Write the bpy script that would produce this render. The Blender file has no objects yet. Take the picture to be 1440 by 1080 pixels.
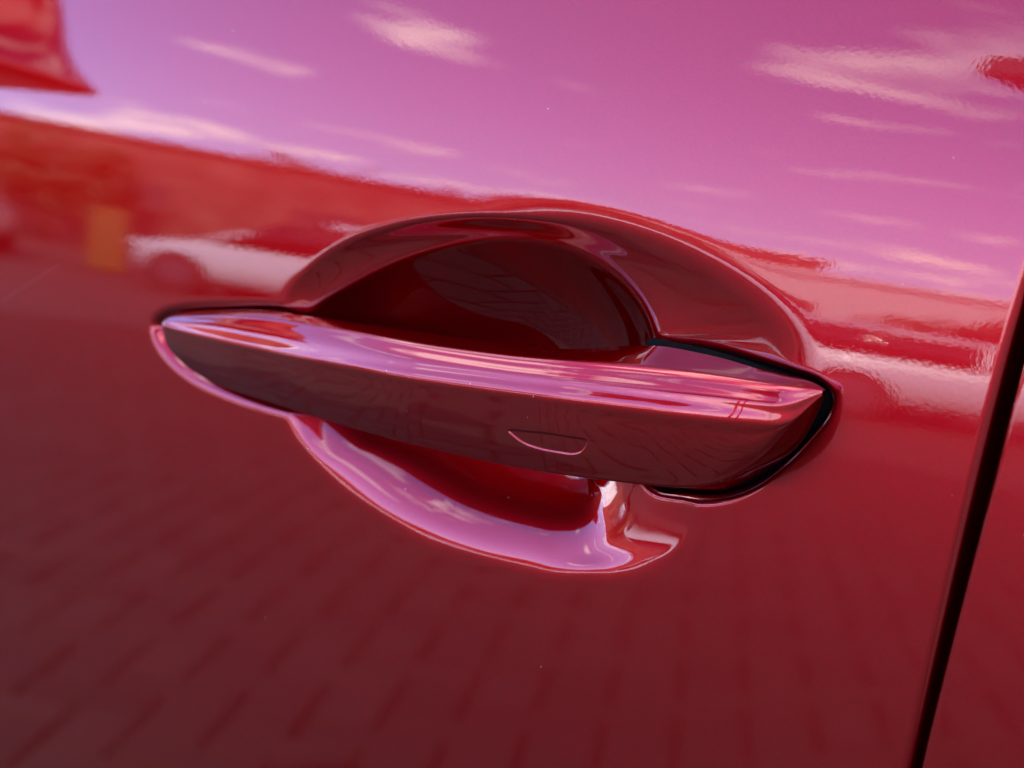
import bpy, bmesh, random
import numpy as np
from math import radians, degrees, sin, cos, tan, pi, sqrt, atan2, asin
from mathutils import Vector, Matrix

random.seed(7)
RNG = np.random.default_rng(7)
SC = bpy.context.scene
COL = SC.collection
ZH = 0.95                                   # height of the door handle above the pavement

# ------------------------------------------------------------------ camera
YAW, PITCH, DIST, WIDE = radians(47), radians(11), 0.55, 0.24
FWD = np.array([-sin(YAW) * cos(PITCH), cos(YAW) * cos(PITCH), -sin(PITCH)])
RIGHT = np.array([cos(YAW), sin(YAW), 0.0])
UP = np.cross(RIGHT, FWD)
CAM = -FWD * DIST                           # relative to the handle
cam_data = bpy.data.cameras.new('camera')
cam_data.sensor_width = 36.0
cam_data.lens = 36.0 * DIST / WIDE
cam_data.clip_start, cam_data.clip_end = 0.01, 3000.0
cam = bpy.data.objects.new('camera', cam_data)
COL.objects.link(cam)
cam.matrix_world = Matrix.Translation(Vector(CAM) + Vector((0, 0, ZH))) @ Matrix(
    (RIGHT, UP, -FWD)).transposed().to_4x4()
SC.camera = cam
cam_data.dof.use_dof = True
cam_data.dof.focus_distance = 0.515
cam_data.dof.aperture_fstop = 19.0

# ------------------------------------------------------------------ sky and sun
SUN_AZ, SUN_EL = radians(40), radians(36)   # azimuth clockwise from +Y
SKY_STRENGTH = 0.15
world = bpy.data.worlds.new('World')
SC.world = world
world.use_nodes = True
wn, wl = world.node_tree.nodes, world.node_tree.links
wn.clear()
w_out = wn.new('ShaderNodeOutputWorld')
w_bg = wn.new('ShaderNodeBackground')
w_bg.inputs['Strength'].default_value = SKY_STRENGTH
sky = wn.new('ShaderNodeTexSky')
sky.sky_type = 'NISHITA'
sky.sun_disc = False
sky.sun_elevation = SUN_EL
sky.sun_rotation = SUN_AZ
sky.air_density, sky.dust_density, sky.ozone_density = 1.0, 0.1, 3.0
# thin fair weather clouds: noise on a flat layer overhead
tc = wn.new('ShaderNodeTexCoord')
sep = wn.new('ShaderNodeSeparateXYZ'); wl.new(tc.outputs['Generated'], sep.inputs[0])
zc = wn.new('ShaderNodeMath'); zc.operation = 'MAXIMUM'; zc.inputs[1].default_value = 0.0
wl.new(sep.outputs['Z'], zc.inputs[0])
za = wn.new('ShaderNodeMath'); za.operation = 'ADD'; za.inputs[1].default_value = 0.06
wl.new(zc.outputs[0], za.inputs[0])
dv = wn.new('ShaderNodeVectorMath'); dv.operation = 'DIVIDE'
wl.new(tc.outputs['Generated'], dv.inputs[0])
cmb = wn.new('ShaderNodeCombineXYZ')
for i in range(3): wl.new(za.outputs[0], cmb.inputs[i])
wl.new(cmb.outputs[0], dv.inputs[1])
mp = wn.new('ShaderNodeMapping'); mp.inputs['Scale'].default_value = (1.0, 1.0, 0.0)
mp.inputs['Location'].default_value = (3.1, 1.7, 0.0)
wl.new(dv.outputs[0], mp.inputs[0])
nz = wn.new('ShaderNodeTexNoise'); nz.inputs['Scale'].default_value = 1.9
nz.inputs['Detail'].default_value = 4.5; nz.inputs['Roughness'].default_value = 0.55
nz.inputs['Distortion'].default_value = 0.35
wl.new(mp.outputs[0], nz.inputs['Vector'])
cr = wn.new('ShaderNodeValToRGB')
cr.color_ramp.elements[0].position, cr.color_ramp.elements[0].color = 0.59, (0, 0, 0, 1)
cr.color_ramp.elements[1].position, cr.color_ramp.elements[1].color = 0.74, (0.85, 0.85, 0.85, 1)
ln = wn.new('ShaderNodeVectorMath'); ln.operation = 'LENGTH'
fl = wn.new('ShaderNodeVectorMath'); fl.operation = 'MULTIPLY'; fl.inputs[1].default_value = (1, 1, 0)
wl.new(dv.outputs[0], fl.inputs[0]); wl.new(fl.outputs[0], ln.inputs[0])
bank = wn.new('ShaderNodeMapRange'); bank.interpolation_type = 'SMOOTHSTEP'     # the cloud bank thins out away from overhead
bank.inputs['From Min'].default_value = 0.6; bank.inputs['From Max'].default_value = 2.6
bank.inputs['To Min'].default_value = 0.14; bank.inputs['To Max'].default_value = 0.0
wl.new(ln.outputs['Value'], bank.inputs['Value'])
ad = wn.new('ShaderNodeMath'); ad.operation = 'ADD'
low = wn.new('ShaderNodeMapRange'); low.interpolation_type = 'SMOOTHSTEP'       # thin white bank along the horizon
low.inputs['From Min'].default_value = 4.0; low.inputs['From Max'].default_value = 8.0
low.inputs['To Min'].default_value = 0.0; low.inputs['To Max'].default_value = 0.15
wl.new(ln.outputs['Value'], low.inputs['Value'])
ab = wn.new('ShaderNodeMath'); ab.operation = 'ADD'
wl.new(bank.outputs[0], ab.inputs[0]); wl.new(low.outputs[0], ab.inputs[1])
wl.new(nz.outputs['Fac'], ad.inputs[0]); wl.new(ab.outputs[0], ad.inputs[1])
wl.new(ad.outputs[0], cr.inputs[0])
wmix = wn.new('ShaderNodeMixRGB'); wmix.inputs[2].default_value = (12.5, 12.3, 12.6, 1)
blue = wn.new('ShaderNodeVectorMath'); blue.operation = 'MULTIPLY'; blue.inputs[1].default_value = (0.84, 0.77, 1.24)
wl.new(sky.outputs[0], blue.inputs[0])
wl.new(cr.outputs[0], wmix.inputs[0]); wl.new(blue.outputs[0], wmix.inputs[1])
wl.new(wmix.outputs[0], w_bg.inputs[0])
wl.new(w_bg.outputs[0], w_out.inputs[0])

sun_data = bpy.data.lights.new('sun', 'SUN')
sun_data.energy, sun_data.angle, sun_data.color = 2.6, radians(0.5), (1.0, 0.93, 0.84)
sun = bpy.data.objects.new('sun', sun_data)
COL.objects.link(sun)
sd = Vector((sin(SUN_AZ) * cos(SUN_EL), cos(SUN_AZ) * cos(SUN_EL), sin(SUN_EL)))
sun.rotation_euler = sd.to_track_quat('Z', 'Y').to_euler()
sun.location = (4, 3, 6)

SC.view_settings.view_transform = 'Standard'
SC.view_settings.look = 'None'
SC.view_settings.gamma = 1.0
SC.view_settings.exposure = 2.0
SC.render.engine = 'CYCLES'
SC.cycles.use_denoising = True
SC.cycles.max_bounces = 10
SC.cycles.glossy_bounces = 8

# ------------------------------------------------------------------ helpers
def tag(o, label=None, cat=None, group=None, kind=None):
    if label: o['label'] = label
    if cat: o['category'] = cat
    if group: o['group'] = group
    if kind: o['kind'] = kind
    return o

def empty(name, loc=(0, 0, 0), rz=0.0):
    o = bpy.data.objects.new(name, None)
    COL.objects.link(o)
    o.location = loc; o.rotation_euler = (0, 0, rz)
    o.empty_display_size = 0.1
    return o

def mesh_np(name, verts, faces, mat, parent=None, smooth=True):
    """verts (n,3), faces (m,k) arrays -> one mesh object."""
    verts = np.asarray(verts, dtype=np.float32); faces = np.asarray(faces, dtype=np.int32)
    me = bpy.data.meshes.new(name)
    k = faces.shape[1]
    me.vertices.add(len(verts)); me.vertices.foreach_set('co', verts.ravel())
    me.loops.add(faces.size); me.loops.foreach_set('vertex_index', faces.ravel())
    me.polygons.add(len(faces))
    me.polygons.foreach_set('loop_start', np.arange(0, faces.size, k, dtype=np.int32))
    me.polygons.foreach_set('use_smooth', np.full(len(faces), smooth))
    me.update(calc_edges=True)
    me.validate()
    if mat: me.materials.append(mat)
    o = bpy.data.objects.new(name, me)
    COL.objects.link(o)
    o.parent = parent
    return o

def from_bm(name, bm, mat, parent=None, smooth=False):
    me = bpy.data.meshes.new(name)
    bmesh.ops.recalc_face_normals(bm, faces=bm.faces)
    bm.to_mesh(me); bm.free()
    if smooth:
        for p in me.polygons: p.use_smooth = True
    if mat: me.materials.append(mat)
    o = bpy.data.objects.new(name, me)
    COL.objects.link(o)
    o.parent = parent
    return o

def bm_box(bm, c, s, rz=0.0, bevel=0.0):
    r = bmesh.ops.create_cube(bm, size=1.0)
    m = Matrix.Translation(c) @ Matrix.Rotation(rz, 4, 'Z') @ Matrix.Diagonal((*s, 1))
    bmesh.ops.transform(bm, matrix=m, verts=r['verts'])
    if bevel > 0:
        es = list({e for v in r['verts'] for e in v.link_edges})
        bmesh.ops.bevel(bm, geom=es, offset=bevel, segments=2, affect='EDGES', profile=0.5)

def grid_faces(nr, nc):
    i = np.arange(nr - 1)[:, None] * nc + np.arange(nc - 1)[None, :]
    return np.stack([i, i + 1, i + nc + 1, i + nc], -1).reshape(-1, 4)

def pchip(x, xp, yp):
    """monotone cubic interpolation."""
    xp, yp = np.asarray(xp, float), np.asarray(yp, float)
    h = np.diff(xp); d = np.diff(yp) / h
    m = np.zeros_like(yp)
    m[0], m[-1] = d[0], d[-1]
    for i in range(1, len(xp) - 1):
        if d[i - 1] * d[i] > 0:
            w1, w2 = 2 * h[i] + h[i - 1], h[i] + 2 * h[i - 1]
            m[i] = (w1 + w2) / (w1 / d[i - 1] + w2 / d[i])
    x = np.clip(np.asarray(x, float), xp[0], xp[-1])
    k = np.clip(np.searchsorted(xp, x) - 1, 0, len(xp) - 2)
    t = (x - xp[k]) / h[k]
    return ((2 * t**3 - 3 * t**2 + 1) * yp[k] + (t**3 - 2 * t**2 + t) * h[k] * m[k]
            + (-2 * t**3 + 3 * t**2) * yp[k + 1] + (t**3 - t**2) * h[k] * m[k + 1])

def gauss1(a, sigma, axis=0, mode='edge'):
    r = max(1, int(3.5 * sigma + 0.5))
    k = np.exp(-0.5 * (np.arange(-r, r + 1) / sigma) ** 2); k /= k.sum()
    pad = [(0, 0)] * a.ndim; pad[axis] = (r, r)
    b = np.pad(a, pad, mode=mode)
    out = np.zeros_like(a)
    for j, w in enumerate(k):
        sl = [slice(None)] * a.ndim; sl[axis] = slice(j, j + a.shape[axis])
        out += w * b[tuple(sl)]
    return out

def sstep(t):
    t = np.clip(t, 0, 1)
    return t * t * (3 - 2 * t)

# ------------------------------------------------------------------ the door's own curvature (mm; o = outwards, z from the handle)
N_Z = [-900, -500, -300, -160, -55, 8, 22, 45, 90, 130, 200, 300]
N_A = [-9, -6, -2.5, 0.5, 2.6, 4.9, 6.4, 9.4, 15.5, 18, 20, 22]
_zt = np.arange(-900, 301, 0.5)
_sl = -np.tan(np.radians(gauss1(pchip(_zt, N_Z, N_A), 14)))
_ot = np.concatenate([[0], np.cumsum((_sl[1:] + _sl[:-1]) / 2 * 0.5)])
_ot -= np.interp(4.0, _zt, _ot)
PLAN_R = 9000.0
def o_base(x, z):
    return np.interp(z, _zt, _ot) - (np.asarray(x, float) - 0.0) ** 2 / (2 * PLAN_R)

def unproj(px, py, o=0.0):
    """a point of the 1440 x 1080 photograph on the surface standing o mm proud of the door plane -> x, z in mm."""
    h = WIDE / DIST / 2
    v = FWD + RIGHT * ((px - 720) / 720 * h) - UP * ((py - 540) / 720 * h)
    t = (-o / 1000.0 - CAM[1]) / v[1]
    p = (CAM + v * t) * 1000
    return p[0], p[2]

def on_door(pts, sink=0.0):
    out = []
    for px, py in pts:
        o = 0.0
        for _ in range(8):
            x, z = unproj(px, py, o); o = float(o_base(x, z)) - sink
        out.append((x, z))
    return np.array(out)

def on_curve(pts, ofun):
    """pixels on a curve whose protrusion is a function of x -> arrays x, z, sorted by x."""
    out = []
    for px, py in pts:
        o = 0.0
        for _ in range(30):
            x, z = unproj(px, py, o); o = 0.5 * o + 0.5 * float(ofun(x))
        out.append((x, z))
    a = np.array(out)
    return a[np.argsort(a[:, 0])]

def closed_spline(P, n=400):
    """smooth closed curve through points (Catmull-Rom, centripetal by chord)."""
    P = np.asarray(P, float); m = len(P)
    segs = []
    per = max(4, n // m)
    for i in range(m):
        p0, p1, p2, p3 = P[i - 1], P[i], P[(i + 1) % m], P[(i + 2) % m]
        t0 = 0; t1 = t0 + np.linalg.norm(p1 - p0) ** .5
        t2 = t1 + np.linalg.norm(p2 - p1) ** .5; t3 = t2 + np.linalg.norm(p3 - p2) ** .5
        t = np.linspace(t1, t2, per, endpoint=False)[:, None]
        A1 = (t1 - t) / (t1 - t0) * p0 + (t - t0) / (t1 - t0) * p1
        A2 = (t2 - t) / (t2 - t1) * p1 + (t - t1) / (t2 - t1) * p2
        A3 = (t3 - t) / (t3 - t2) * p2 + (t - t2) / (t3 - t2) * p3
        B1 = (t2 - t) / (t2 - t0) * A1 + (t - t0) / (t2 - t0) * A2
        B2 = (t3 - t) / (t3 - t1) * A2 + (t - t1) / (t3 - t1) * A3
        segs.append((t2 - t) / (t2 - t1) * B1 + (t - t1) / (t2 - t1) * B2)
    return np.concatenate(segs)

def sdf_poly(x, z, P):
    """signed distance to a closed polygon, positive inside."""
    d2 = np.full(x.shape, 1e18); ins = np.zeros(x.shape, bool)
    Q = np.roll(P, -1, 0)
    for (ax, az), (bx, bz) in zip(P, Q):
        ex, ez = bx - ax, bz - az
        L = ex * ex + ez * ez + 1e-12
        t = np.clip(((x - ax) * ex + (z - az) * ez) / L, 0, 1)
        d2 = np.minimum(d2, (x - ax - t * ex) ** 2 + (z - az - t * ez) ** 2)
        c = ((az > z) != (bz > z)) & (x < (bx - ax) * (z - az) / (bz - az + 1e-30) + ax)
        ins ^= c
    return np.where(ins, 1, -1) * np.sqrt(d2)

# ------------------------------------------------------------------ materials
def mat(name, color=(0.5, 0.5, 0.5), rough=0.5, metal=0.0, coat=0.0, noise=0.0, scale=20.0, bump=0.0, spec=0.5):
    m = bpy.data.materials.new(name); m.use_nodes = True
    n, l = m.node_tree.nodes, m.node_tree.links
    b = n['Principled BSDF']
    b.inputs['Base Color'].default_value = (*color, 1)
    b.inputs['Roughness'].default_value = rough
    b.inputs['Metallic'].default_value = metal
    b.inputs['Specular IOR Level'].default_value = spec
    b.inputs['Coat Weight'].default_value = coat
    b.inputs['Coat Roughness'].default_value = 0.03
    if noise or bump:
        t = n.new('ShaderNodeTexCoord'); x = n.new('ShaderNodeTexNoise')
        x.inputs['Scale'].default_value = scale; x.inputs['Detail'].default_value = 6
        l.new(t.outputs['Object'], x.inputs['Vector'])
        if noise:
            r = n.new('ShaderNodeValToRGB')
            r.color_ramp.elements[0].position, r.color_ramp.elements[1].position = 0.3, 0.7
            r.color_ramp.elements[0].color = (*[c * (1 - noise) for c in color], 1)
            r.color_ramp.elements[1].color = (*[min(1, c * (1 + noise)) for c in color], 1)
            l.new(x.outputs['Fac'], r.inputs[0]); l.new(r.outputs[0], b.inputs['Base Color'])
        if bump:
            bp = n.new('ShaderNodeBump'); bp.inputs['Distance'].default_value = bump
            l.new(x.outputs['Fac'], bp.inputs['Height']); l.new(bp.outputs[0], b.inputs['Normal'])
    return m

def car_paint(name, color, dust=0.35, peel=1.0, grime=0.25):
    """red metallic flake under a clear lacquer: fine orange peel, a few dust specks."""
    m = bpy.data.materials.new(name); m.use_nodes = True
    n, l = m.node_tree.nodes, m.node_tree.links
    b = n['Principled BSDF']
    b.inputs['Metallic'].default_value = 1.0
    b.inputs['Specular Tint'].default_value = (0.45, 0.02, 0.03, 1)
    b.inputs['Roughness'].default_value = 0.33
    b.inputs['Coat Weight'].default_value = 1.0
    b.inputs['Coat Roughness'].default_value = 0.012
    b.inputs['Coat IOR'].default_value = 1.6
    t = n.new('ShaderNodeTexCoord')
    # metal flake: tiny cells of slightly different brightness
    v = n.new('ShaderNodeTexVoronoi'); v.inputs['Scale'].default_value = 5200
    l.new(t.outputs['Object'], v.inputs['Vector'])
    hs = n.new('ShaderNodeSeparateColor'); l.new(v.outputs['Color'], hs.inputs[0])
    mr = n.new('ShaderNodeMapRange'); mr.inputs['To Min'].default_value = 0.86; mr.inputs['To Max'].default_value = 1.14
    l.new(hs.outputs[0], mr.inputs['Value'])
    mul = n.new('ShaderNodeVectorMath'); mul.operation = 'SCALE'
    mul.inputs[0].default_value = color
    l.new(mr.outputs[0], mul.inputs['Scale'])
    # dust: sparse pale specks
    dv2 = n.new('ShaderNodeTexVoronoi'); dv2.inputs['Scale'].default_value = 240
    l.new(t.outputs['Object'], dv2.inputs['Vector'])
    near = n.new('ShaderNodeMath'); near.operation = 'LESS_THAN'; near.inputs[1].default_value = 0.045
    l.new(dv2.outputs['Distance'], near.inputs[0])
    ds = n.new('ShaderNodeSeparateColor'); l.new(dv2.outputs['Color'], ds.inputs[0])
    few = n.new('ShaderNodeMath'); few.operation = 'LESS_THAN'; few.inputs[1].default_value = 0.09 * dust
    l.new(ds.outputs[1], few.inputs[0])
    dm = n.new('ShaderNodeMath'); dm.operation = 'MULTIPLY'
    l.new(near.outputs[0], dm.inputs[0]); l.new(few.outputs[0], dm.inputs[1])
    mx = n.new('ShaderNodeMixRGB'); mx.inputs[2].default_value = (0.5, 0.44, 0.4, 1)
    l.new(dm.outputs[0], mx.inputs[0]); l.new(mul.outputs[0], mx.inputs[1])
    l.new(mx.outputs[0], b.inputs['Base Color'])
    cw = n.new('ShaderNodeMath'); cw.operation = 'SUBTRACT'; cw.inputs[0].default_value = 1.0
    l.new(dm.outputs[0], cw.inputs[1]); l.new(cw.outputs[0], b.inputs['Coat Weight'])
    # finger smears and dust film: the lacquer is duller in patches
    g1 = n.new('ShaderNodeTexNoise'); g1.inputs['Scale'].default_value = 55; g1.inputs['Detail'].default_value = 8
    g1.inputs['Roughness'].default_value = 0.7; g1.inputs['Distortion'].default_value = 0.6
    l.new(t.outputs['Object'], g1.inputs['Vector'])
    gr = n.new('ShaderNodeMapRange'); gr.inputs['From Min'].default_value = 0.5; gr.inputs['From Max'].default_value = 0.8
    gr.inputs['To Min'].default_value = 0.010; gr.inputs['To Max'].default_value = 0.010 + 0.12 * grime
    l.new(g1.outputs['Fac'], gr.inputs['Value']); l.new(gr.outputs[0], b.inputs['Coat Roughness'])
    # orange peel in the lacquer
    x = n.new('ShaderNodeTexNoise'); x.inputs['Scale'].default_value = 1000; x.inputs['Detail'].default_value = 1.5
    l.new(t.outputs['Object'], x.inputs['Vector'])
    bp = n.new('ShaderNodeBump'); bp.inputs['Distance'].default_value = 0.0000038 * peel
    l.new(x.outputs['Fac'], bp.inputs['Height']); l.new(bp.outputs[0], b.inputs['Coat Normal'])
    return m

RED = (0.36, 0.004, 0.008)
M_PAINT = car_paint('red_car_paint', RED)
def scratch(m, pts, amount=0.22, width=0.00010):
    """fine straight scratches in the lacquer (ends in door coordinates, mm)."""
    n, l = m.node_tree.nodes, m.node_tree.links
    b = n['Principled BSDF']
    src = b.inputs['Base Color'].links[0].from_socket
    t = n.new('ShaderNodeTexCoord'); sp = n.new('ShaderNodeSeparateXYZ'); l.new(t.outputs['Object'], sp.inputs[0])
    def math(op, a, c=None):
        q = n.new('ShaderNodeMath'); q.operation = op
        for k, v in enumerate((a, c)):
            if v is None: continue
            if hasattr(v, 'node'): l.new(v, q.inputs[k])
            else: q.inputs[k].default_value = v
        return q.outputs[0]
    for (x0, z0), (x1, z1) in pts:
        x0, x1, z0, z1 = x0 / 1000, x1 / 1000, z0 / 1000 + ZH, z1 / 1000 + ZH
        L = sqrt((x1 - x0) ** 2 + (z1 - z0) ** 2); ex, ez = (x1 - x0) / L, (z1 - z0) / L
        dx, dz = math('SUBTRACT', sp.outputs['X'], x0), math('SUBTRACT', sp.outputs['Z'], z0)
        al = math('ADD', math('MULTIPLY', dx, ex), math('MULTIPLY', dz, ez))
        ac = math('ABSOLUTE', math('SUBTRACT', math('MULTIPLY', dx, ez), math('MULTIPLY', dz, ex)))
        k = math('MULTIPLY', math('LESS_THAN', ac, width), math('LESS_THAN', math('ABSOLUTE', math('SUBTRACT', al, L / 2)), L / 2))
        mx = n.new('ShaderNodeMixRGB'); mx.inputs[2].default_value = (0.75, 0.45, 0.42, 1)
        l.new(math('MULTIPLY', k, amount), mx.inputs[0]); l.new(src, mx.inputs[1]); src = mx.outputs[0]
    l.new(src, b.inputs['Base Color'])
scratch(M_PAINT, [on_door([(2, 424), (84, 371)])])
M_RECESS = car_paint('red_recess_paint', RED, dust=1.2, peel=0.3, grime=1.0)
M_HANDLE = car_paint('red_handle_paint', RED, dust=3.0, peel=0.4)
M_RUBBER = mat('black_rubber', (0.003, 0.003, 0.0032), 0.9, spec=0.04, noise=0.3, scale=300)
M_GLASS = mat('dark_glass', (0.012, 0.014, 0.016), 0.03, spec=0.6)
M_TRIM = mat('black_trim', (0.015, 0.015, 0.016), 0.25)

# ------------------------------------------------------------------ the red car
car = empty('red_car')
tag(car, 'glossy metallic red car with its front door handle filling the view', 'car')

# shut line between front and rear door
_g = on_door([(1440, 440), (1380, 690), (1335, 870), (1300, 1018)])
g_slope, g_icpt = np.polyfit(_g[:, 1], _g[:, 0], 1)
def x_gap(z): return g_icpt + g_slope * np.asarray(z, float)
GAP = 1.75                                   # half width, mm

# -- recess behind the handle
CUP_OUT = [(400, 425), (430, 382), (480, 345), (550, 320), (640, 307), (740, 309), (850, 326), (950, 358),
           (1040, 405), (1098, 455), (1126, 505), (1115, 560), (1060, 640), (985, 700), (972, 742), (950, 772),
           (900, 790), (800, 797), (700, 784), (600, 751), (520, 705), (460, 655), (425, 615), (404, 570), (394, 500)]
CUP_IN = [(440, 442), (490, 402), (550, 369), (620, 346), (700, 336), (790, 347), (855, 378), (897, 425),
          (914, 470), (915, 520), (908, 590), (900, 650), (892, 700), (876, 744), (848, 770), (795, 785),
          (705, 774), (605, 743), (530, 701), (472, 655), (440, 618), (420, 575), (418, 505)]
_co, _ci = on_door(CUP_OUT), on_door(CUP_IN, 4.0)
CUP_C = np.array(on_door([(690, 560)])[0])
TH = np.linspace(-pi, pi, 2881)
def polar(P):
    Q = closed_spline(P, 1200) - CUP_C
    th, r = np.arctan2(Q[:, 1], Q[:, 0]), np.hypot(Q[:, 0], Q[:, 1])
    k = np.argsort(th); th, r = th[k], r[k]
    th = np.concatenate([th - 2 * pi, th, th + 2 * pi]); r = np.tile(r, 3)
    v = np.interp(TH, th, r)
    return gauss1(v[:-1], 14, mode='wrap')
R_OUT, R_IN = polar(_co), polar(_ci)
R_IN = np.minimum(R_IN, R_OUT - 1.2)
def rad(R, th): return np.interp(th, TH, np.append(R, R[0]))
D2 = 20.5
def cup_depth(x, z):
    dx, dz = x - CUP_C[0], z - CUP_C[1]
    th, r = np.arctan2(dz, dx), np.hypot(dx, dz)
    ro, ri = rad(R_OUT, th), rad(R_IN, th)
    t = np.clip((ro - r) / (ro - ri), 0, 1)
    u = np.clip(r / ri, 0, 1)
    sn = np.sin(th)
    d1 = np.maximum(0.3, 1.4 + 2.8 * sn) + 1.6 * np.exp(-((th + 0.62) / 0.3) ** 2) + 0.07 * np.maximum(ro - ri - 2, 0)
    up = 1 - u ** 2
    lo = 0.75 * (1 - 3 * u ** 2 + 2 * u ** 3) + 0.25 * (1 - u ** 2)
    w = sstep((sn + 0.55) / 0.85)
    return d1 * (0.6 * (1 - (1 - t) ** 2) + 0.4 * t) + D2 * (w * up + (1 - w) * lo)

# -- handle curves (pixels of the photograph at their own protrusion)
HX = [-150, -146, -135, -120, -90, -50, -10, 30, 60, 80, 88, 93, 97]
f_A = lambda x: pchip(x, HX, [3, 3.4, 5.4, 8, 13, 18, 21, 21, 18.2, 14.2, 11.5, 8.5, 6])
f_R = lambda x: pchip(x, HX, [2, 2.4, 3.9, 5.9, 10.2, 14.6, 17.2, 17.3, 15.0, 11.8, 9.7, 7.2, 5])
f_B = lambda x: pchip(x, HX, [2.6, 2.8, 4.2, 6.2, 10.6, 15.4, 18.3, 18.3, 15.5, 12, 10, 7.5, 5])
f_T = lambda x: pchip(x, [-150, -120, -98, -86, -70, -40, 0, 22, 38, 60, 97],
                      [0.4, 0.4, 0.8, 1.8, 4, 5, 5, 4, 1.0, 0.4, 0.4])
PX_A = [(218, 456), (240, 463), (300, 478), (350, 489), (400, 499), (500, 517), (600, 534), (700, 548), (800, 561),
        (900, 574), (1000, 587), (1060, 594), (1110, 600)]
PX_R = [(219, 453), (232, 447), (260, 445), (300, 444), (350, 446), (400, 451), (450, 459), (520, 471), (600, 485), (700, 498),
        (800, 508), (900, 517), (1000, 528), (1080, 540), (1130, 548), (1156, 555)]
PX_T = [(217, 453), (232, 443), (260, 438), (320, 435), (380, 436), (412, 441), (445, 452), (500, 463), (600, 479),
        (700, 487), (800, 490), (860, 487), (900, 485), (940, 487), (1000, 499), (1060, 516), (1110, 531), (1152, 548), (1163, 557)]
PX_B = [(218, 459), (224, 477), (240, 500), (270, 525), (320, 549), (400, 574), (500, 604), (600, 630), (700, 653), (800, 670),
        (900, 682), (960, 686), (1005, 681), (1045, 662), (1080, 636), (1108, 606), (1132, 580), (1153, 557)]
PX_2 = [(900, 684), (960, 690), (1010, 691), (1050, 678), (1103, 641), (1144, 598), (1160, 573), (1165, 560)]
cA, cR, cT, cB = (on_curve(p, f) for p, f in ((PX_A, f_A), (PX_R, f_R), (PX_T, f_T), (PX_B, f_B)))
c2 = on_curve(PX_2, lambda x: 0.6)
XL = max(cA[0, 0], cR[0, 0], cT[0, 0], cB[0, 0]) - 0.4
XR = min(c2[-1, 0], cT[-1, 0])
NS = 1200
_s = np.linspace(0, 1, NS)
XS = XL + (XR - XL) * (0.72 * _s + 0.28 * (1 - np.cos(pi * _s)) / 2)
def curve(c): return gauss1(pchip(XS, c[:, 0], c[:, 1]), 9)
zA, zR, zT, zB, z2 = curve(cA), curve(cR), curve(cT), curve(cB), curve(c2)
oA, oR, oB, oT = (f(XS) for f in (f_A, f_R, f_B, f_T))
# lower back edge: behind the front in the middle, on the door at the right end and at the left end
k2 = sstep((XS - (c2[0, 0] + 2)) / 22)
z2 = zB + (z2 - zB) * k2 + (1 - k2) * np.minimum(1.8, 0.25 * np.abs(zA - zB))
o2 = 0.4 + (1 - sstep((XS - 25) / 30)) * 4.2 * sstep((XS + 120) / 40)
# right end: the end face swallows the front face, then the top
zA = np.maximum(zA, zB + 0.15); zA = np.where(zA > zR - 0.15, zR - 0.15, zA)
zB = np.minimum(zB, zA - 0.1)
mrg = sstep((2.5 - (zA - zB)) / 2.5)
oA = oA * (1 - mrg) + np.minimum(oA, oB + 0.3) * mrg
z2 = np.minimum(z2, zB - 0.05 + (1 - k2) * 3)
zT = np.maximum(zT, zR + 0.15)
def close_tip(x0, x1, zt, ot):
    # round every curve off towards one point over the last millimetres
    k = np.clip((XS - x0) / (x1 - x0), 0, 1)
    f = np.sqrt(np.maximum(1 - k ** 2.2, 1e-5))
    for z_ in (zA, zR, zT, zB, z2): z_[:] = zt + (z_ - zt) * f
    for o_ in (oA, oR, oB, oT, o2): o_[:] = ot + (o_ - ot) * f
close_tip(XR - 7.0, XR, zR[-1] - 0.8, 1.5)
close_tip(XL + 3.5, XL, zR[0] - 0.6, 1.2)

def section(i):
    """control polygon of one cross section, cubic B-spline controls."""
    C = [np.array(p) for p in ((oT[i], zT[i]), (oR[i], zR[i]), (oA[i], zA[i]), (oB[i], zB[i]), (o2[i], z2[i]))]
    x = XS[i]
    rr = [1.0, 1.0 + 1.6 * sstep((x + 60) / 100), 1.2 + 1.5 * sstep((x + 90) / 140), 0.8, 0.9]
    nm = [2, 2, 7, 2, 2]
    bul = [0.10, 0.42, 0.30, 0.0, 0.0]
    out = []
    for j in range(5):
        P, Q, O = C[j], C[(j + 1) % 5], C[j - 1]
        L1, L2 = np.linalg.norm(P - O) + 1e-9, np.linalg.norm(Q - P) + 1e-9
        c1, c2_ = min(rr[j], 0.3 * L1), min(rr[j], 0.3 * L2)
        out += [P + (O - P) / L1 * c1, P, P + (Q - P) / L2 * c2_]
        e = (Q - P) / L2
        nrm = np.array([e[1], -e[0]]); nrm = nrm if nrm[0] + nrm[1] > 0 else -nrm
        if j == 2: nrm = np.array([abs(nrm[0]), nrm[1]])
        cq = min(rr[(j + 1) % 5], 0.3 * L2)
        for q in range(nm[j]):
            t = (q + 1) / (nm[j] + 1)
            d = c2_ + (L2 - c2_ - cq) * t
            out.append(P + e * d + nrm * bul[j] * min(1, L2 / 10) * 4 * t * (1 - t))
    return np.array(out)

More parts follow.
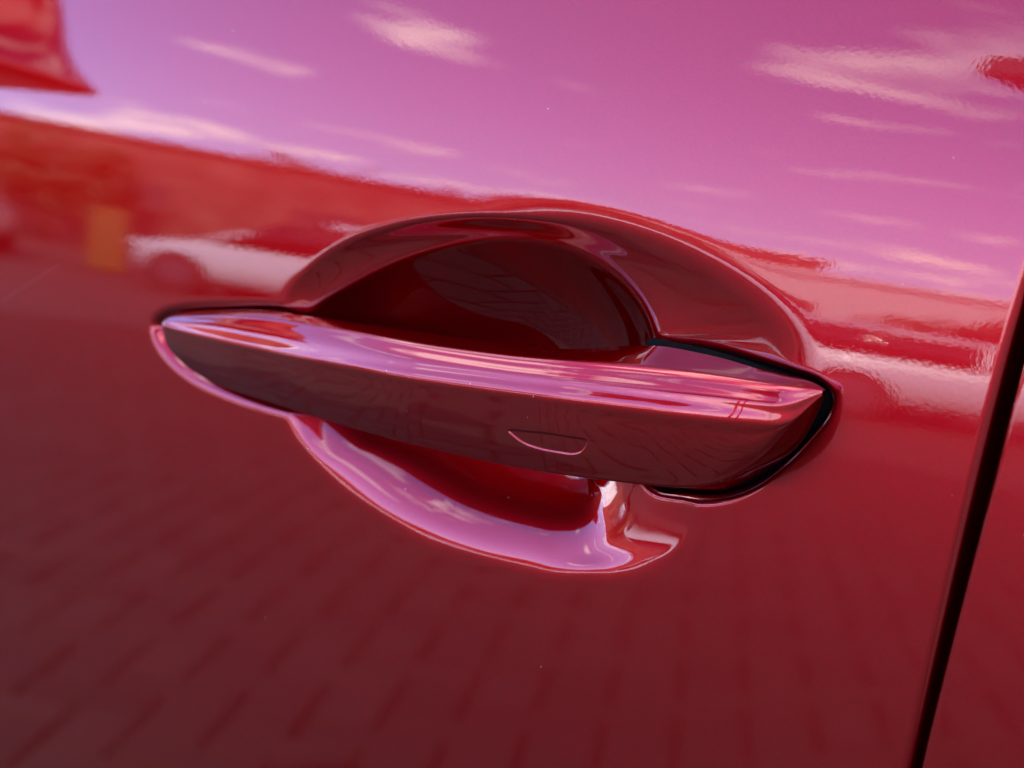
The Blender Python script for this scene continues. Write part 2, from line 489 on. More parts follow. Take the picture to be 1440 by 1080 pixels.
CT = np.array([section(i) for i in range(NS)])                # NS x K x 2
CT = gauss1(CT, 5, axis=0)
K = CT.shape[1]
rows = []
span = [6] * K
for j in range(K):
    if 10 <= j <= 20: span[j] = 14
P0 = []
for j in range(K):
    a, b_, c_, d_ = CT[:, (j - 1) % K], CT[:, j], CT[:, (j + 1) % K], CT[:, (j + 2) % K]
    for t in np.linspace(0, 1, span[j], endpoint=False):
        P0.append(((1 - t) ** 3 * a + (3 * t**3 - 6 * t**2 + 4) * b_ + (-3 * t**3 + 3 * t**2 + 3 * t + 1) * c_ + t**3 * d_) / 6)
HS = np.stack(P0, 1)                                          # NS x M x 2 (o, z)
M_ = HS.shape[1]
HXX = np.repeat(XS[:, None], M_, 1)

# touch area: a shallow field set into the front face
f_F = lambda x: (f_A(x) + f_B(x)) / 2 - 0.5
PX_BTN = [(718, 605), (745, 606), (775, 609), (805, 614), (828, 619), (826, 626), (818, 635), (806, 638.5), (785, 636), (760, 631), (738, 623), (725, 613)]
BTN = np.array([unproj(px, py, f_F(unproj(px, py, 20)[0] + 0)) for px, py in PX_BTN])
for _ in range(6):
    BTN = np.array([unproj(px, py, float(f_F(b0[0]))) for (px, py), b0 in zip(PX_BTN, BTN)])
front = (np.arange(M_) >= 0)[None, :] & (HS[:, :, 0] > (f_F(XS) - 2.5)[:, None])
bb = front & (np.abs(HXX - BTN[:, 0].mean()) < 30) & (HS[:, :, 1] > BTN[:, 1].min() - 3) & (HS[:, :, 1] < BTN[:, 1].max() + 3)
BD = np.full(HXX.shape, -9.0)
BD[bb] = sdf_poly(HXX[bb], HS[:, :, 1][bb], closed_spline(BTN, 120))
HS[:, :, 0] -= 0.22 * sstep((BD + 0.22) / 0.5)

verts = np.stack([HXX, -HS[:, :, 0], HS[:, :, 1]], -1).reshape(-1, 3) / 1000.0
verts[:, 2] += ZH
# the door is curved in plan: carry the handle with it
verts[:, 1] += ((verts[:, 0] * 1000) ** 2 / (2 * PLAN_R)) / 1000
i = np.arange(NS - 1)[:, None] * M_; j = np.arange(M_)[None, :]; jn = (j + 1) % M_
hf = np.stack([i + j, i + M_ + j, i + M_ + jn, i + jn], -1)
bf = (BD > 0.05)
inb = (bf[:-1] & bf[1:])[:, :] & np.roll(bf, -1, 1)[:-1]
hf_flat = hf.reshape(-1, 4); inb_flat = inb.reshape(-1)
# end caps
capv = np.array([verts[:M_].mean(0), verts[-M_:].mean(0)])
n0 = len(verts)
cap1 = np.stack([np.full(M_, n0), np.arange(M_), (np.arange(M_) + 1) % M_, (np.arange(M_) + 1) % M_], -1)
def sub_mesh(name, V, F, m, parent):
    u, inv = np.unique(F.ravel(), return_inverse=True)
    return mesh_np(name, V[u], inv.reshape(F.shape), m, parent)
def set_normals(o, N):
    N = N / np.linalg.norm(N, axis=1, keepdims=True)
    o.data.normals_split_custom_set_from_vertices(N.astype(np.float32))
# smooth normals shared between the handle and its touch area
Vg = verts.reshape(NS, M_, 3)
du = np.gradient(Vg, axis=0); dvv = (np.roll(Vg, -1, 1) - np.roll(Vg, 1, 1))
HN = np.cross(du, dvv).reshape(-1, 3)
HN /= (np.linalg.norm(HN, axis=1, keepdims=True) + 1e-20)
if HN[np.argmax(HS[:, :, 0].ravel()), 1] > 0:
    HN = -HN; hf_flat = hf_flat[:, ::-1].copy()
def handle_piece(name, F, parent):
    u, inv = np.unique(F.ravel(), return_inverse=True)
    o = mesh_np(name, verts[u], inv.reshape(F.shape), M_HANDLE, parent)
    set_normals(o, HN[u])
    return o
handle = handle_piece('door_handle', hf_flat[~inb_flat], car)
handle_piece('touch_button', hf_flat[inb_flat], handle)

# ------------------------------------------------------------------ door skins
# outlines of the pockets the two ends of the handle sit in
OUT_L = [(213, 455), (223, 442), (255, 432), (320, 429), (385, 430), (418, 437), (440, 448), (470, 500), (440, 594), (405, 583),
         (365, 572), (320, 557), (271, 534), (238, 507), (219, 480)]
OUT_R = [(880, 478), (940, 481), (1000, 493), (1060, 510), (1110, 525), (1151, 542), (1165, 560), (1161, 580), (1143, 605), (1101, 649),
         (1055, 683), (1010, 698), (960, 698), (905, 690), (880, 660), (870, 560)]
PL, PR = closed_spline(on_door(OUT_L), 240), closed_spline(on_door(OUT_R), 240)

def relief_cup(x, z):
    """depth (mm) of the finger recess pressed into the skin."""
    d = np.zeros(x.shape)
    m = (x > -175) & (x < 125) & (z > -75) & (z < 65)
    d[m] = cup_depth(x[m], z[m])
    return d

def relief_pocket(x, z):
    """depth (mm) of the two pockets the ends of the handle sit in."""
    d = np.zeros(x.shape)
    m = (x > -175) & (x < 125) & (z > -75) & (z < 65)
    dl = 2.6 * sstep((sdf_poly(x[m], z[m], PL) + 0.6) / 4.8)
    dr = 5.5 * sstep((sdf_poly(x[m], z[m], PR) + 0.9) / 2.8)
    d[m] = np.maximum(dl, dr)
    return d
log2h = np.log(2) / 2.0

dzs = 0.45
Z_F = np.concatenate([np.arange(-640, -190, 15.0), np.arange(-190, 112, dzs), np.arange(112, 196, 7.0)])
C_F = np.concatenate([np.arange(-1050, -405, 15.0), np.arange(-405, -GAP - 6, 0.5)])
C_F = np.concatenate([C_F, np.linspace(C_F[-1], -GAP, 40)[1:]])
Cg, Zg = np.meshgrid(C_F, Z_F)
Xg = Cg + x_gap(Zg)
REL = np.zeros(Xg.shape)
ix = (C_F >= -405) & (C_F < -GAP - 6.5); iz = (Z_F >= -190) & (Z_F < 111.5)
sub = relief_cup(Xg[np.ix_(iz, ix)], Zg[np.ix_(iz, ix)])
pok = gauss1(gauss1(relief_pocket(Xg[np.ix_(iz, ix)], Zg[np.ix_(iz, ix)]), 1.2, 0), 1.1, 1)
sub0 = sub.copy()
soft = gauss1(gauss1(sub, 6.5, 0), 6.0, 1)
fair = gauss1(gauss1(sub, 3.6, 0), 3.4, 1)
sub = gauss1(gauss1(sub, 1.3, 0), 1.2, 1)
sx_, sz_ = Xg[np.ix_(iz, ix)], Zg[np.ix_(iz, ix)]
def near(px, py, r):
    c = on_door([(px, py)])[0]
    return np.exp(-((sx_ - c[0]) ** 2 + (sz_ - c[1]) ** 2) / (r * r))
th_ = np.arctan2(sz_ - CUP_C[1], sx_ - CUP_C[0]); r_ = np.hypot(sz_ - CUP_C[1], sx_ - CUP_C[0])
win = sstep((np.radians(105) - th_) / np.radians(75)) * sstep((th_ + np.radians(12)) / np.radians(14))
ring = win * np.maximum(np.exp(-((r_ - rad(R_OUT, th_)) / 7.0) ** 2), 0.8 * np.exp(-((r_ - rad(R_IN, th_)) / 4.5) ** 2))
w1 = np.clip(near(880, 712, 11) + near(896, 650, 12) + ring, 0, 1)
wide = gauss1(gauss1(sub0, 10.0, 0), 9.5, 1)
w3 = np.clip(near(884, 700, 10) + near(890, 650, 10), 0, 1)
w1 = w1 * (1 - w3)
w2 = (1 - w3) * np.clip(near(404, 585, 9) + near(410, 430, 7) + near(480, 680, 14) + near(600, 750, 16) + near(760, 792, 18) + near(880, 790, 10), 0, 1) * (1 - w1)
sub = sub * (1 - w1 - w2 - w3) + soft * w1 + fair * w2 + wide * w3
# pockets merge into the recess with a small fillet
fil = 0.45
big = np.maximum(sub, pok)
sub = big + fil * np.log1p(np.exp(-np.abs(sub - pok) / fil)) - fil * np.log(2) * np.exp(-np.maximum(sub, pok) / fil)
sub = np.maximum(gauss1(gauss1(sub, 1.0, 0), 0.9, 1), 0) - 0.0
REL[np.ix_(iz, ix)] = sub
def roll(c, r=2.1):
    t = np.clip((c + GAP + r) / r, 0, 1)
    return r - np.sqrt(np.maximum(r * r - (t * r) ** 2, 0))
def skin(name, C, Z, depth, sgn, parent):
    Cg, Zg = np.meshgrid(C, Z)
    X = Cg + x_gap(Zg) + (np.clip(Zg / 55.0, -1, 0) * 1.3 if sgn < 0 else 0)
    O = o_base(X, Zg) - depth
    Oe = O - roll(Cg if sgn > 0 else -Cg)
    V = np.stack([X, -Oe, Zg], -1)
    return V
V = skin('front_door', C_F, Z_F, REL, 1, car)
# fold the trailing edge back into the gap
def fold(V, last=True):
    e = V[:, -1:] if last else V[:, :1]
    ex = [e + np.array([0, d, 0]) for d in (2.0, 6.0, 14.0)]
    return np.concatenate([V] + ex, 1) if last else np.concatenate(ex[::-1] + [V], 1)
V = fold(V)
nr, nc = V.shape[:2]
dx_, dz_ = np.gradient(V, axis=1), np.gradient(V, axis=0)
NRM = np.cross(dx_, dz_); NRM /= np.linalg.norm(NRM, axis=2, keepdims=True) + 1e-20
F = grid_faces(nr, nc)
Vf = V.reshape(-1, 3) / 1000.0; Vf[:, 2] += ZH
NRM = NRM.reshape(-1, 3)
relf = np.concatenate([REL, np.zeros((nr, nc - REL.shape[1]))], 1).ravel()
in_cup = np.zeros(nr * nc, bool)
thv = np.arctan2(V[:, :, 2] - CUP_C[1], V[:, :, 0] - CUP_C[0]).ravel()
rv = np.hypot(V[:, :, 2] - CUP_C[1], V[:, :, 0] - CUP_C[0]).ravel()
in_cup = rv < rad(R_OUT, thv)
fc = in_cup[F].all(1)
def door_piece(name, F, parent, m=M_PAINT):
    u, inv = np.unique(F.ravel(), return_inverse=True)
    o = mesh_np(name, Vf[u], inv.reshape(F.shape), m, parent)
    set_normals(o, NRM[u])
    return o
front_door = door_piece('front_door', F[~fc], car)
door_piece('handle_recess', F[fc], front_door, M_RECESS)

Z_R = np.concatenate([np.arange(-640, -190, 15.0), np.arange(-190, 112, 1.5), np.arange(112, 196, 7.0)])
C_R = np.concatenate([np.linspace(GAP, GAP + 6, 40), np.arange(GAP + 7.5, 110, 1.5), np.arange(110, 1000, 15.0)])
V = fold(skin('rear_door', C_R, Z_R, 0.0, -1, car), last=False)
Vr = V.reshape(-1, 3) / 1000.0; Vr[:, 2] += ZH
rear_door = mesh_np('rear_door', Vr, grid_faces(*V.shape[:2]), M_PAINT, car)
dx_, dz_ = np.gradient(V, axis=1), np.gradient(V, axis=0)
set_normals(rear_door, np.cross(dx_, dz_).reshape(-1, 3))

# rubber seal down in the gap
zz = np.linspace(-640, 190, 120); prof = [(-9, 13), (-6, 10.5), (0, 9.5), (6, 10.5), (9, 13)]
V = np.array([[(x_gap(z) + c, -(o_base(x_gap(z), z) - d), z) for c, d in prof] for z in zz])
Vs = V.reshape(-1, 3) / 1000.0; Vs[:, 2] += ZH
mesh_np('door_seal', Vs, grid_faces(*V.shape[:2]), M_RUBBER, car)

# rubber gaskets under the two ends of the handle
def gasket(P, keep, inset, sink):
    c = P.mean(0)
    rings = []
    for f_in, d in ((0.0, sink + 2.5), (0.15, sink + 0.7), (0.9, sink), (2.2, sink), (4.5, sink + 0.4)):
        Q = np.roll(P, -1, 0) - np.roll(P, 1, 0)
        n_ = np.stack([-Q[:, 1], Q[:, 0]], -1); n_ /= np.linalg.norm(n_, axis=1, keepdims=True)
        n_ *= np.where((n_ * (c - P)).sum(1) > 0, 1, -1)[:, None]
        R_ = P + n_ * (inset + f_in)
        rings.append(np.stack([R_[:, 0], -(o_base(R_[:, 0], R_[:, 1]) - d), R_[:, 1]], -1))
    V = np.array(rings)
    nr, nc = V.shape[:2]
    i = np.arange(nr - 1)[:, None] * nc; j = np.arange(nc)[None, :]
    F = np.stack([i + j, i + (j + 1) % nc, i + nc + (j + 1) % nc, i + nc + j], -1).reshape(-1, 4)
    F = F[keep(V.reshape(-1, 3)[F][:, :, 0].mean(1))]
    V = V.reshape(-1, 3) / 1000.0; V[:, 2] += ZH
    u, inv = np.unique(F.ravel(), return_inverse=True)
    return mesh_np('handle_gasket', V[u], inv.reshape(F.shape), M_RUBBER, handle)
xcl = on_door([(425, 440)])[0, 0]; xcr = on_door([(900, 486)])[0, 0]
gasket(PL, lambda x: x < xcl, 2.4, 2.4)
gasket(PR, lambda x: x > xcr, 0.9, 1.9)

# side mirror ahead of the door, out to the left (it shows in the paint)
MIR = empty('side_mirror', (0, 0, 0)); MIR.parent = car
def blob(name, c, s, m, parent, cut=None, n=40, pw=0.62, flare=0.0):
    u = np.linspace(-pi / 2, pi / 2, n); v = np.linspace(-pi, pi, 2 * n, endpoint=False)
    U, W = np.meshgrid(u, v, indexing='ij')
    f = lambda a: np.sign(a) * np.abs(a) ** pw
    P = np.stack([f(np.cos(U)) * f(np.cos(W)), f(np.cos(U)) * f(np.sin(W)), f(np.sin(U))], -1)
    if cut is not None: P[..., 2] = np.where(P[..., 2] < 0, P[..., 2] * cut, P[..., 2])
    P = P * np.array(s)
    if flare: P[..., 0] += flare * np.clip(1 - P[..., 2:3][..., 0] / s[2], 0, 1.2) ** 3 * s[0] * (P[..., 0] > 0)
    P = P + np.array(c)
    nr, nc = P.shape[:2]
    i = np.arange(nr - 1)[:, None] * nc; j = np.arange(nc)[None, :]
    F = np.stack([i + j, i + (j + 1) % nc, i + nc + (j + 1) % nc, i + nc + j], -1).reshape(-1, 4)
    return mesh_np(name, P.reshape(-1, 3), F, m, parent)
MX, MY, MZ = -0.90, -0.215, ZH + 0.157
housing = blob('mirror_housing', (MX, MY, MZ), (0.085, 0.115, 0.13), M_PAINT, MIR, cut=0.12, flare=0.95)
blob('mirror_foot', (MX - 0.01, -0.09, MZ + 0.01), (0.05, 0.11, 0.022), M_TRIM, MIR)
blob('turn_signal', (MX - 0.07, MY - 0.05, MZ + 0.03), (0.022, 0.05, 0.008), mat('clear_lamp', (0.8, 0.8, 0.8), 0.1), MIR, n=14)

# the rest of the red car: side glass, cabin, sills and far side (behind the doors, out of the frame)
def box_part(name, c, size, m, bevel):
    bm = bmesh.new(); bm_box(bm, c, size, bevel=bevel)
    return from_bm(name, bm, m, car, True)
box_part('body_shell', (0.1, 0.93, 0.66), (4.2, 1.66, 0.72), M_PAINT, 0.12)
box_part('cabin', (0.25, 0.95, 1.26), (2.3, 1.3, 0.46), M_GLASS, 0.12)
box_part('roof', (0.3, 0.95, 1.47), (1.8, 1.2, 0.06), M_PAINT, 0.03)

# ------------------------------------------------------------------ surroundings that show in the paint

def pave_mat():
    m = mat('concrete_paving', (0.041, 0.031, 0.026), 0.8, spec=0.2)
    n, l = m.node_tree.nodes, m.node_tree.links
    b = n['Principled BSDF']
    t = n.new('ShaderNodeTexCoord')
    br = n.new('ShaderNodeTexBrick'); br.inputs['Scale'].default_value = 5.0
    br.inputs['Color1'].default_value = (0.075, 0.062, 0.055, 1); br.inputs['Color2'].default_value = (0.06, 0.05, 0.045, 1)
    br.inputs['Mortar'].default_value = (0.016, 0.014, 0.012, 1); br.inputs['Mortar Size'].default_value = 0.012
    l.new(t.outputs['Object'], br.inputs['Vector'])
    x = n.new('ShaderNodeTexNoise'); x.inputs['Scale'].default_value = 0.7; x.inputs['Detail'].default_value = 8
    l.new(t.outputs['Object'], x.inputs['Vector'])
    r = n.new('ShaderNodeMapRange'); r.inputs['To Min'].default_value = 0.7; r.inputs['To Max'].default_value = 1.25
    l.new(x.outputs['Fac'], r.inputs['Value'])
    v = n.new('ShaderNodeVectorMath'); v.operation = 'SCALE'
    l.new(br.outputs['Color'], v.inputs[0]); l.new(r.outputs[0], v.inputs['Scale'])
    l.new(v.outputs[0], b.inputs['Base Color'])
    return m
me_v = [(-600, -600, 0), (600, -600, 0), (600, 600, 0), (-600, 600, 0)]
ground = mesh_np('pavement', me_v, [(0, 1, 2, 3)], pave_mat(), None, False)
tag(ground, 'grey concrete paving of the car park beside the red car', kind='structure')

# herringbone paving blocks near the car, each with its chamfer, height and tilt
def paving():
    w, ang = 0.125, radians(50)
    ca, sa = cos(ang), sin(ang)
    V, F, Cc = [], [], []
    for a in range(-150, 150):
        for b in range(-75, 75):
            for kind in (0, 1):
                x0, y0 = a + 2 * b, a - 2 * b
                bx = (x0, y0, x0 + 2, y0 + 1) if kind == 0 else (x0 + 2, y0 - 1, x0 + 3, y0 + 1)
                cx, cy = (bx[0] + bx[2]) / 2 * w, (bx[1] + bx[3]) / 2 * w
                X, Y = cx * ca - cy * sa - 3.2, cx * sa + cy * ca - 3.6
                if not (-9.0 < X < 1.2 and -7.4 < Y < 0.6): continue
                hx, hy = (bx[2] - bx[0]) / 2 * w - 0.004, (bx[3] - bx[1]) / 2 * w - 0.004
                dz = RNG.normal(0, 0.0008); tx, ty = RNG.normal(0, 0.012, 2)
                k = len(V)
                for lv, (ix_, z) in enumerate(((0, 0.002), (0, 0.018), (0.006, 0.024))):
                    for sx, sy in ((-1, -1), (1, -1), (1, 1), (-1, 1)):
                        lx, ly = sx * (hx - ix_), sy * (hy - ix_)
                        zz_ = z + (dz + lx * tx + ly * ty if lv else 0)
                        V.append((X + lx * ca - ly * sa, Y + lx * sa + ly * ca, zz_))
                for q in range(4):
                    p = (q + 1) % 4
                    F += [(k + q, k + p, k + 4 + p, k + 4 + q), (k + 4 + q, k + 4 + p, k + 8 + p, k + 8 + q)]
                F.append((k + 8, k + 9, k + 10, k + 11))
    m = mat('paving_block', (0.036, 0.026, 0.021), 0.8, spec=0.2)
    n, l = m.node_tree.nodes, m.node_tree.links
    g = n.new('ShaderNodeNewGeometry'); rr = n.new('ShaderNodeMapRange')
    rr.inputs['To Min'].default_value = 0.82; rr.inputs['To Max'].default_value = 1.2
    l.new(g.outputs['Random Per Island'], rr.inputs['Value'])
    t = n.new('ShaderNodeTexCoord'); x = n.new('ShaderNodeTexNoise'); x.inputs['Scale'].default_value = 60; x.inputs['Detail'].default_value = 8
    l.new(t.outputs['Object'], x.inputs['Vector'])
    r2 = n.new('ShaderNodeMapRange'); r2.inputs['To Min'].default_value = 0.75; r2.inputs['To Max'].default_value = 1.25
    l.new(x.outputs['Fac'], r2.inputs['Value'])
    mm = n.new('ShaderNodeMath'); mm.operation = 'MULTIPLY'; l.new(rr.outputs[0], mm.inputs[0]); l.new(r2.outputs[0], mm.inputs[1])
    v = n.new('ShaderNodeVectorMath'); v.operation = 'SCALE'; v.inputs[0].default_value = (0.036, 0.026, 0.021)
    l.new(mm.outputs[0], v.inputs['Scale']); l.new(v.outputs[0], n['Principled BSDF'].inputs['Base Color'])
    o = mesh_np('paving_blocks', V, F, m, None, False)
    tag(o, 'herringbone concrete blocks paving the ground beside the car', kind='stuff')
paving()

def polar_at(az, r):
    """ground point seen in the door at an azimuth (from straight out, towards the front of the car)."""
    a = radians(az)
    return (-sin(a) * r, -cos(a) * r, 0.0)

# parked cars across the car park
M_TYRE = mat('tyre', (0.02, 0.02, 0.02), 0.8)
M_RIM = mat('alloy_rim', (0.16, 0.16, 0.17), 0.3, metal=1.0)
M_LAMP = mat('lamp_glass', (0.75, 0.77, 0.8), 0.1)
def plain_paint(name, c): return mat(name, c, 0.35, coat=1.0, metal=0.1)
def loft(name, secs, m, parent, cap=True, smooth=True):
    V = np.array(secs); nr, nc = V.shape[:2]
    i = np.arange(nr - 1)[:, None] * nc; j = np.arange(nc)[None, :]
    F = np.stack([i + j, i + (j + 1) % nc, i + nc + (j + 1) % nc, i + nc + j], -1).reshape(-1, 4)
    V = V.reshape(-1, 3)
    if cap:
        V = np.concatenate([V, V[:nc].mean(0)[None], V[-nc:].mean(0)[None]]); a, b = len(V) - 2, len(V) - 1
        q = np.arange(nc); p = (q + 1) % nc
        F = np.concatenate([F, np.stack([p, q, np.full(nc, a), np.full(nc, a)], -1)[:, :4]]) if False else F
        me_faces = F.tolist() + [[int(p_), int(q_), a] for q_, p_ in zip(q, p)] + [[(nr - 1) * nc + int(q_), (nr - 1) * nc + int(p_), b] for q_, p_ in zip(q, p)]
    else: me_faces = F.tolist()
    me = bpy.data.meshes.new(name); me.from_pydata(V.tolist(), [], me_faces); me.update()
    for f in me.polygons: f.use_smooth = smooth
    me.materials.append(m)
    o = bpy.data.objects.new(name, me); COL.objects.link(o); o.parent = parent
    return o
def parked_car(name, loc, rz, paint, label, h=1.62, L=4.4, group='cars parked across the car park'):
    """front towards +x."""
    r = empty(name, loc, rz); tag(r, label, 'car', group)
    W = 0.9
    xs = np.linspace(-L / 2, L / 2, 27)
    top = lambda x: pchip(x, [-L/2, -L/2 + .12, 0.9, 1.1, L/2 - .35, L/2 - .06, L/2], [0.72, 0.98, 0.98, 0.96, 0.84, 0.72, 0.58])
    wid = lambda x: W * pchip(x, [-L/2, -L/2 + .25, -1, 1, L/2 - .35, L/2], [.78, .95, 1, 1, .95, .72])
    secs = []
    for x in xs:
        t, w = float(top(x)), float(wid(x))
        secs.append([(x, s * ww, z) for s, ww, z in ((1, w * .8, .24), (1, w * .97, .3), (1, w, .5), (1, w * .98, t * .85), (1, w * .9, t - .02), (1, w * .6, t),
                     (-1, w * .6, t), (-1, w * .9, t - .02), (-1, w * .98, t * .85), (-1, w, .5), (-1, w * .97, .3), (-1, w * .8, .24))])
    loft('body', secs, paint, r)
    cab = lambda x: pchip(x, [-L/2 + .1, -L/2 + .45, -1.0, 0.1, 1.15], [0.97, h - .16, h - .03, h - .04, 0.97])
    xs2 = np.linspace(-L/2 + .1, 1.15, 22)
    g = []
    for x in xs2:
        t = float(cab(x)); f = (t - .95) / (h - .95)
        g.append([(x, s * ww, z) for s, ww, z in ((1, .84, .93), (1, .84 - .18 * f, t - .05 * f), (1, .5, t - .012), (-1, .5, t - .012), (-1, .84 - .18 * f, t - .05 * f), (-1, .84, .93))])
    loft('window', g, M_GLASS, r)
    xs3 = xs2[5:14]
    g = []
    for x in xs3:
        t = float(cab(x))
        g.append([(x, s * ww, z) for s, ww, z in ((1, .7, t - .1), (1, .66, t - .03), (1, .45, t + .015), (-1, .45, t + .015), (-1, .66, t - .03), (-1, .7, t - .1))])
    loft('roof', g, paint, r)
    for s in (-1, 1):
        for xa, xb in ((1.16, .35), (-.35, -.32), (-L/2 + .12, -L/2 + .5)):
            za, zb = .95, float(cab(xb)) - .06
            if xa == -.35: zb = h - .09
            bm = bmesh.new()
            A = [Vector((xa, s * .85, za)), Vector((xa - .09, s * .85, za)), Vector((xb - .09, s * .68, zb)), Vector((xb, s * .68, zb))]
            vs = [bm.verts.new(p) for p in A] + [bm.verts.new(p + Vector((0, -s * .05, 0))) for p in A]
            for q in ((0, 1, 2, 3), (7, 6, 5, 4), (0, 4, 5, 1), (1, 5, 6, 2), (2, 6, 7, 3), (3, 7, 4, 0)): bm.faces.new([vs[k] for k in q])
            from_bm('pillar', bm, paint, r)
        for x in (-1.35, 1.35):
            bm = bmesh.new()
            bmesh.ops.create_cone(bm, cap_ends=True, segments=28, radius1=.33, radius2=.33, depth=.22,
                                  matrix=Matrix.Translation((x, s * .8, .33)) @ Matrix.Rotation(pi / 2, 4, 'X'))
            w = from_bm('wheel', bm, M_TYRE, r)
            bm = bmesh.new()
            bmesh.ops.create_cone(bm, cap_ends=True, segments=24, radius1=.22, radius2=.2, depth=.03,
                                  matrix=Matrix.Translation((x, s * .915, .33)) @ Matrix.Rotation(pi / 2, 4, 'X'))
            from_bm('rim', bm, M_RIM, w)
        bm = bmesh.new(); bm_box(bm, (L/2 - .12, s * .58, .7), (.22, .32, .12), bevel=.03)
        from_bm('headlight', bm, M_LAMP, r, True)
    bm = bmesh.new(); bm_box(bm, (L/2 - .02, 0, .42), (.12, 1.3, .22), bevel=.03)
    from_bm('bumper', bm, M_TRIM, r)
    return r
SILVER = plain_paint('silver_paint', (0.62, 0.63, 0.66)); WHITE = plain_paint('white_paint', (0.8, 0.8, 0.8))
GREY = plain_paint('grey_paint', (0.2, 0.21, 0.23)); BLUE = plain_paint('dark_blue_paint', (0.02, 0.03, 0.09))
def face(az, turn): return radians(180 - (90 - az)) * 0 + atan2(sin(radians(az - 0)), -cos(radians(az))) * 0 + radians(turn)
parked_car('parked_car', polar_at(51.2, 17.5), radians(150), WHITE, 'white estate car parked facing left across the car park', h=1.7, L=3.9)
parked_car('parked_car', polar_at(64.5, 20), radians(35), SILVER, 'silver car parked at the far left end of the row', h=1.5)
parked_car('parked_car', polar_at(40.0, 15.5), radians(130), SILVER, 'silver hatchback parked right of the white estate car', h=1.45)
parked_car('parked_car', polar_at(31.5, 15.2), radians(-40), WHITE, 'white hatchback parked rightmost in the row', h=1.42)

# yellow cabinet between the cars
r = empty('utility_cabinet', polar_at(58.6, 20.5), radians(30)); tag(r, 'yellow roadside cabinet standing between two parked cars', 'cabinet')
YEL = mat('yellow_paint', (0.25, 0.13, 0.02), 0.5, noise=0.1)
bm = bmesh.new(); bm_box(bm, (0, 0, .62), (.62, .4, 1.2), bevel=.02); from_bm('cabinet_body', bm, YEL, r)
bm = bmesh.new(); bm_box(bm, (0, 0, 1.26), (.7, .48, .07), bevel=.015); from_bm('cabinet_roof', bm, YEL, r)
bm = bmesh.new(); bm_box(bm, (0.0, .203, .62), (.5, .012, 1.0), bevel=.004); from_bm('cabinet_door', bm, YEL, r)

# buildings far across
def building(name, label, az, r, w, d, h, wall, roofm, rz, nwin, roof_h=0.0):
    o = empty(name, polar_at(az, r), rz); tag(o, label, 'building')
    bm = bmesh.new(); bm_box(bm, (0, 0, h / 2), (w, d, h)); from_bm('wall', bm, wall, o)
    bm = bmesh.new()
    if roof_h:
        a = [(-w/2 - .3, -d/2 - .4, h), (w/2 + .3, -d/2 - .4, h), (w/2 + .3, d/2 + .4, h), (-w/2 - .3, d/2 + .4, h), (-w/2 - .3, 0, h + roof_h), (w/2 + .3, 0, h + roof_h)]
        vs = [bm.verts.new(p) for p in a]
        for q in ((0, 1, 5, 4), (2, 3, 4, 5), (0, 4, 3), (1, 2, 5), (3, 2, 1, 0)): bm.faces.new([vs[k] for k in q])
    else: bm_box(bm, (0, 0, h + .1), (w + .3, d + .3, .22), bevel=.03)
    from_bm('roof', bm, roofm, o)
    fm = mat('window_frame', (0.16, 0.09, 0.07), 0.6)
    for k in range(nwin):
        x = -w / 2 + (k + .5) * w / nwin
        bm = bmesh.new(); bm_box(bm, (x, d / 2 + .02, h * .52), (1.5, .1, 1.3), bevel=.01); f = from_bm('window', bm, fm, o)
        bm = bmesh.new(); bm_box(bm, (x, d / 2 + .06, h * .52), (1.3, .05, 1.1)); from_bm('pane', bm, M_GLASS, f)
    return o
BRICK = mat('brick_wall', (0.24, 0.115, 0.085), 0.9, noise=0.35, scale=1.2)
PALE = mat('pale_render', (0.78, 0.75, 0.72), 0.9, noise=0.06, scale=2)
SLATE = mat('slate_roof', (0.13, 0.11, 0.11), 0.8, noise=0.2, scale=5)
building('brick_building', 'long low brick building with a flat roof behind the parked cars', 58, 40, 26, 9, 4.3, BRICK, BRICK, radians(-58), 7)
building('rendered_house', 'low pale rendered house with a flat roof behind the right hand cars', 33, 40, 15, 9, 3.6, PALE, PALE, radians(-33), 2)

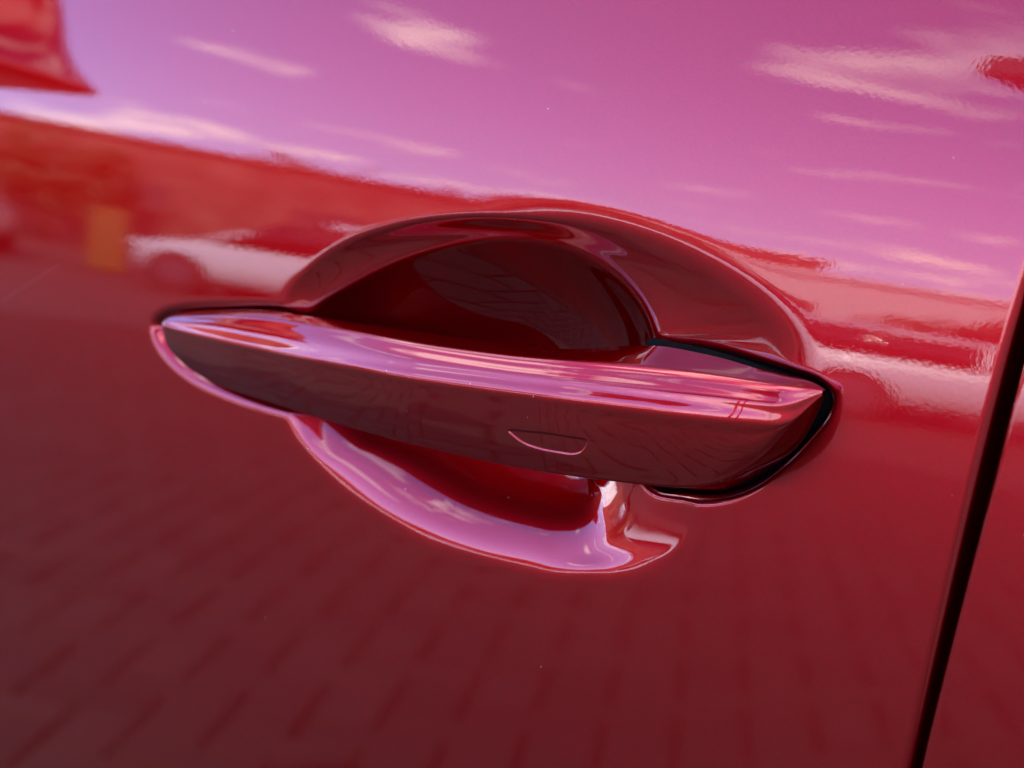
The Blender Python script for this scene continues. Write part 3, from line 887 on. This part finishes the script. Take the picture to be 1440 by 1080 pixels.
# trees and bushes
M_BARK = mat('bark', (0.09, 0.07, 0.05), 0.9, noise=0.3, scale=15)
M_LEAF = mat('leaf', (0.06, 0.09, 0.03), 0.6, noise=0.4, scale=1.5)
def tree(name, label, az, r, h, cw, n=2600, cat='tree', group='trees and bushes along the far side', trunk=0.35):
    o = empty(name, polar_at(az, r)); tag(o, label, cat, group)
    bm = bmesh.new()
    bmesh.ops.create_cone(bm, cap_ends=True, segments=10, radius1=.045 * h * .6, radius2=.015 * h, depth=h * .75, matrix=Matrix.Translation((0, 0, h * .375)))
    for k in range(6):
        a = k * 1.05 + random.random() * .5; z = h * (trunk + .08 * k)
        dirv = Vector((cos(a), sin(a), .9)).normalized(); ln = cw * .55
        bmesh.ops.create_cone(bm, cap_ends=True, segments=6, radius1=.012 * h, radius2=.004 * h, depth=ln,
                              matrix=Matrix.Translation(Vector((0, 0, z)) + dirv * ln / 2) @ dirv.to_track_quat('Z', 'Y').to_matrix().to_4x4())
    from_bm('trunk', bm, M_BARK, o, True)
    cl = []
    for k in range(22):
        a, q = RNG.uniform(0, 2 * pi), RNG.uniform(0, 1) ** .5
        z = RNG.uniform(trunk, .95); wz = sqrt(max(.05, 1 - ((z - .6) / .45) ** 2))
        cl.append((cos(a) * q * cw * .42 * wz, sin(a) * q * cw * .42 * wz, z * h, RNG.uniform(.13, .24) * cw))
    cl = np.array(cl)
    idx = RNG.integers(0, len(cl), n)
    dd = RNG.normal(size=(n, 3)); dd /= np.linalg.norm(dd, axis=1)[:, None]
    P = cl[idx, :3] + dd * (cl[idx, 3] * RNG.uniform(.4, 1.05, n) ** .6)[:, None]
    P[:, 2] = np.maximum(P[:, 2], .1)
    s = .055 * cw ** .6 * RNG.uniform(.7, 1.5, n)
    t1 = RNG.normal(size=(n, 3)); t1 /= np.linalg.norm(t1, axis=1)[:, None]
    t2 = np.cross(t1, dd); t2 /= np.linalg.norm(t2, axis=1)[:, None] + 1e-9
    V = np.stack([P - t1 * s[:, None], P + t2 * s[:, None] * .5, P + t1 * s[:, None], P - t2 * s[:, None] * .5], 1).reshape(-1, 3)
    mesh_np('crown', V, np.arange(4 * n).reshape(-1, 4), M_LEAF, o, False)
for k, (nm, lb, az, r_, h, cw, tr) in enumerate((
        ('broadleaf_tree', 'leafy tree between the brick building and the house, left of its twin', 47.5, 38, 4.6, 5.0, .3),
        ('broadleaf_tree', 'broad leafy tree nearest to the pale house', 43.5, 36, 4.0, 4.2, .3),
        ('broadleaf_tree', 'tall leafy tree standing behind the brick building', 53.5, 52, 6.2, 6.0, .35),
        ('garden_bush', 'dark round bush before the pale house, on the left', 38.6, 24, 1.35, 2.0, .1),
        ('garden_bush', 'wide dark bush before the pale house, on the right', 34.0, 24, 1.6, 3.2, .1),
        ('broadleaf_tree', 'low spreading tree at the left corner of the pale house', 41.0, 44, 4.3, 4.6, .25),
        ('broadleaf_tree', 'slim leafy tree left of the broad one by the pale house', 45.5, 46, 5.2, 3.6, .3),
        ('garden_bush', 'small pale green bush between the two dark bushes', 36.4, 25, 1.1, 1.5, .1),
        ('garden_bush', 'tall narrow dark bush at the right end of the pale house', 31.3, 27, 2.4, 2.2, .1),
        ('young_tree', 'thin young tree in front of the brick building', 60.5, 34, 4.0, 3.0, .3))):
    tree(nm, lb, az, r_, h, cw, cat='bush' if 'bush' in nm else 'tree', trunk=tr)

# flat canopy whose near left corner shows high on the right
M_POST = mat('galvanised_steel', (0.22, 0.22, 0.23), 0.5, metal=0.6)
M_CAN = mat('canopy_panel', (0.10, 0.09, 0.09), 0.7, noise=0.1, scale=2)
cx_, cy_, _ = polar_at(36.45, 15)
r = empty('canopy', (cx_, cy_, 0)); tag(r, 'flat grey canopy on four steel posts over the end of the car park', 'canopy')
bm = bmesh.new(); bm_box(bm, (9.0, -3.6, 6.5), (18.0, 7.2, 0.36), bevel=.04); from_bm('canopy_roof', bm, M_CAN, r)
for x, y in ((6.4, -1.6), (6.4, -5.6), (14.5, -1.6), (14.5, -5.6)):
    bm = bmesh.new(); bmesh.ops.create_cone(bm, cap_ends=True, segments=16, radius1=.12, radius2=.12, depth=6.44, matrix=Matrix.Translation((x, y, 3.22)))
    from_bm('post', bm, M_POST, r, True)

# dark sand in the joints under the paving blocks
o = mesh_np('joint_sand', [(-9.3, -7.7, .006), (1.5, -7.7, .006), (1.5, .9, .006), (-9.3, .9, .006)], [(0, 1, 2, 3)], mat('dark_sand', (0.019, 0.015, 0.012), 0.95, spec=0.1), None, False)
tag(o, 'dark sand bed in the joints between the paving blocks', kind='structure')
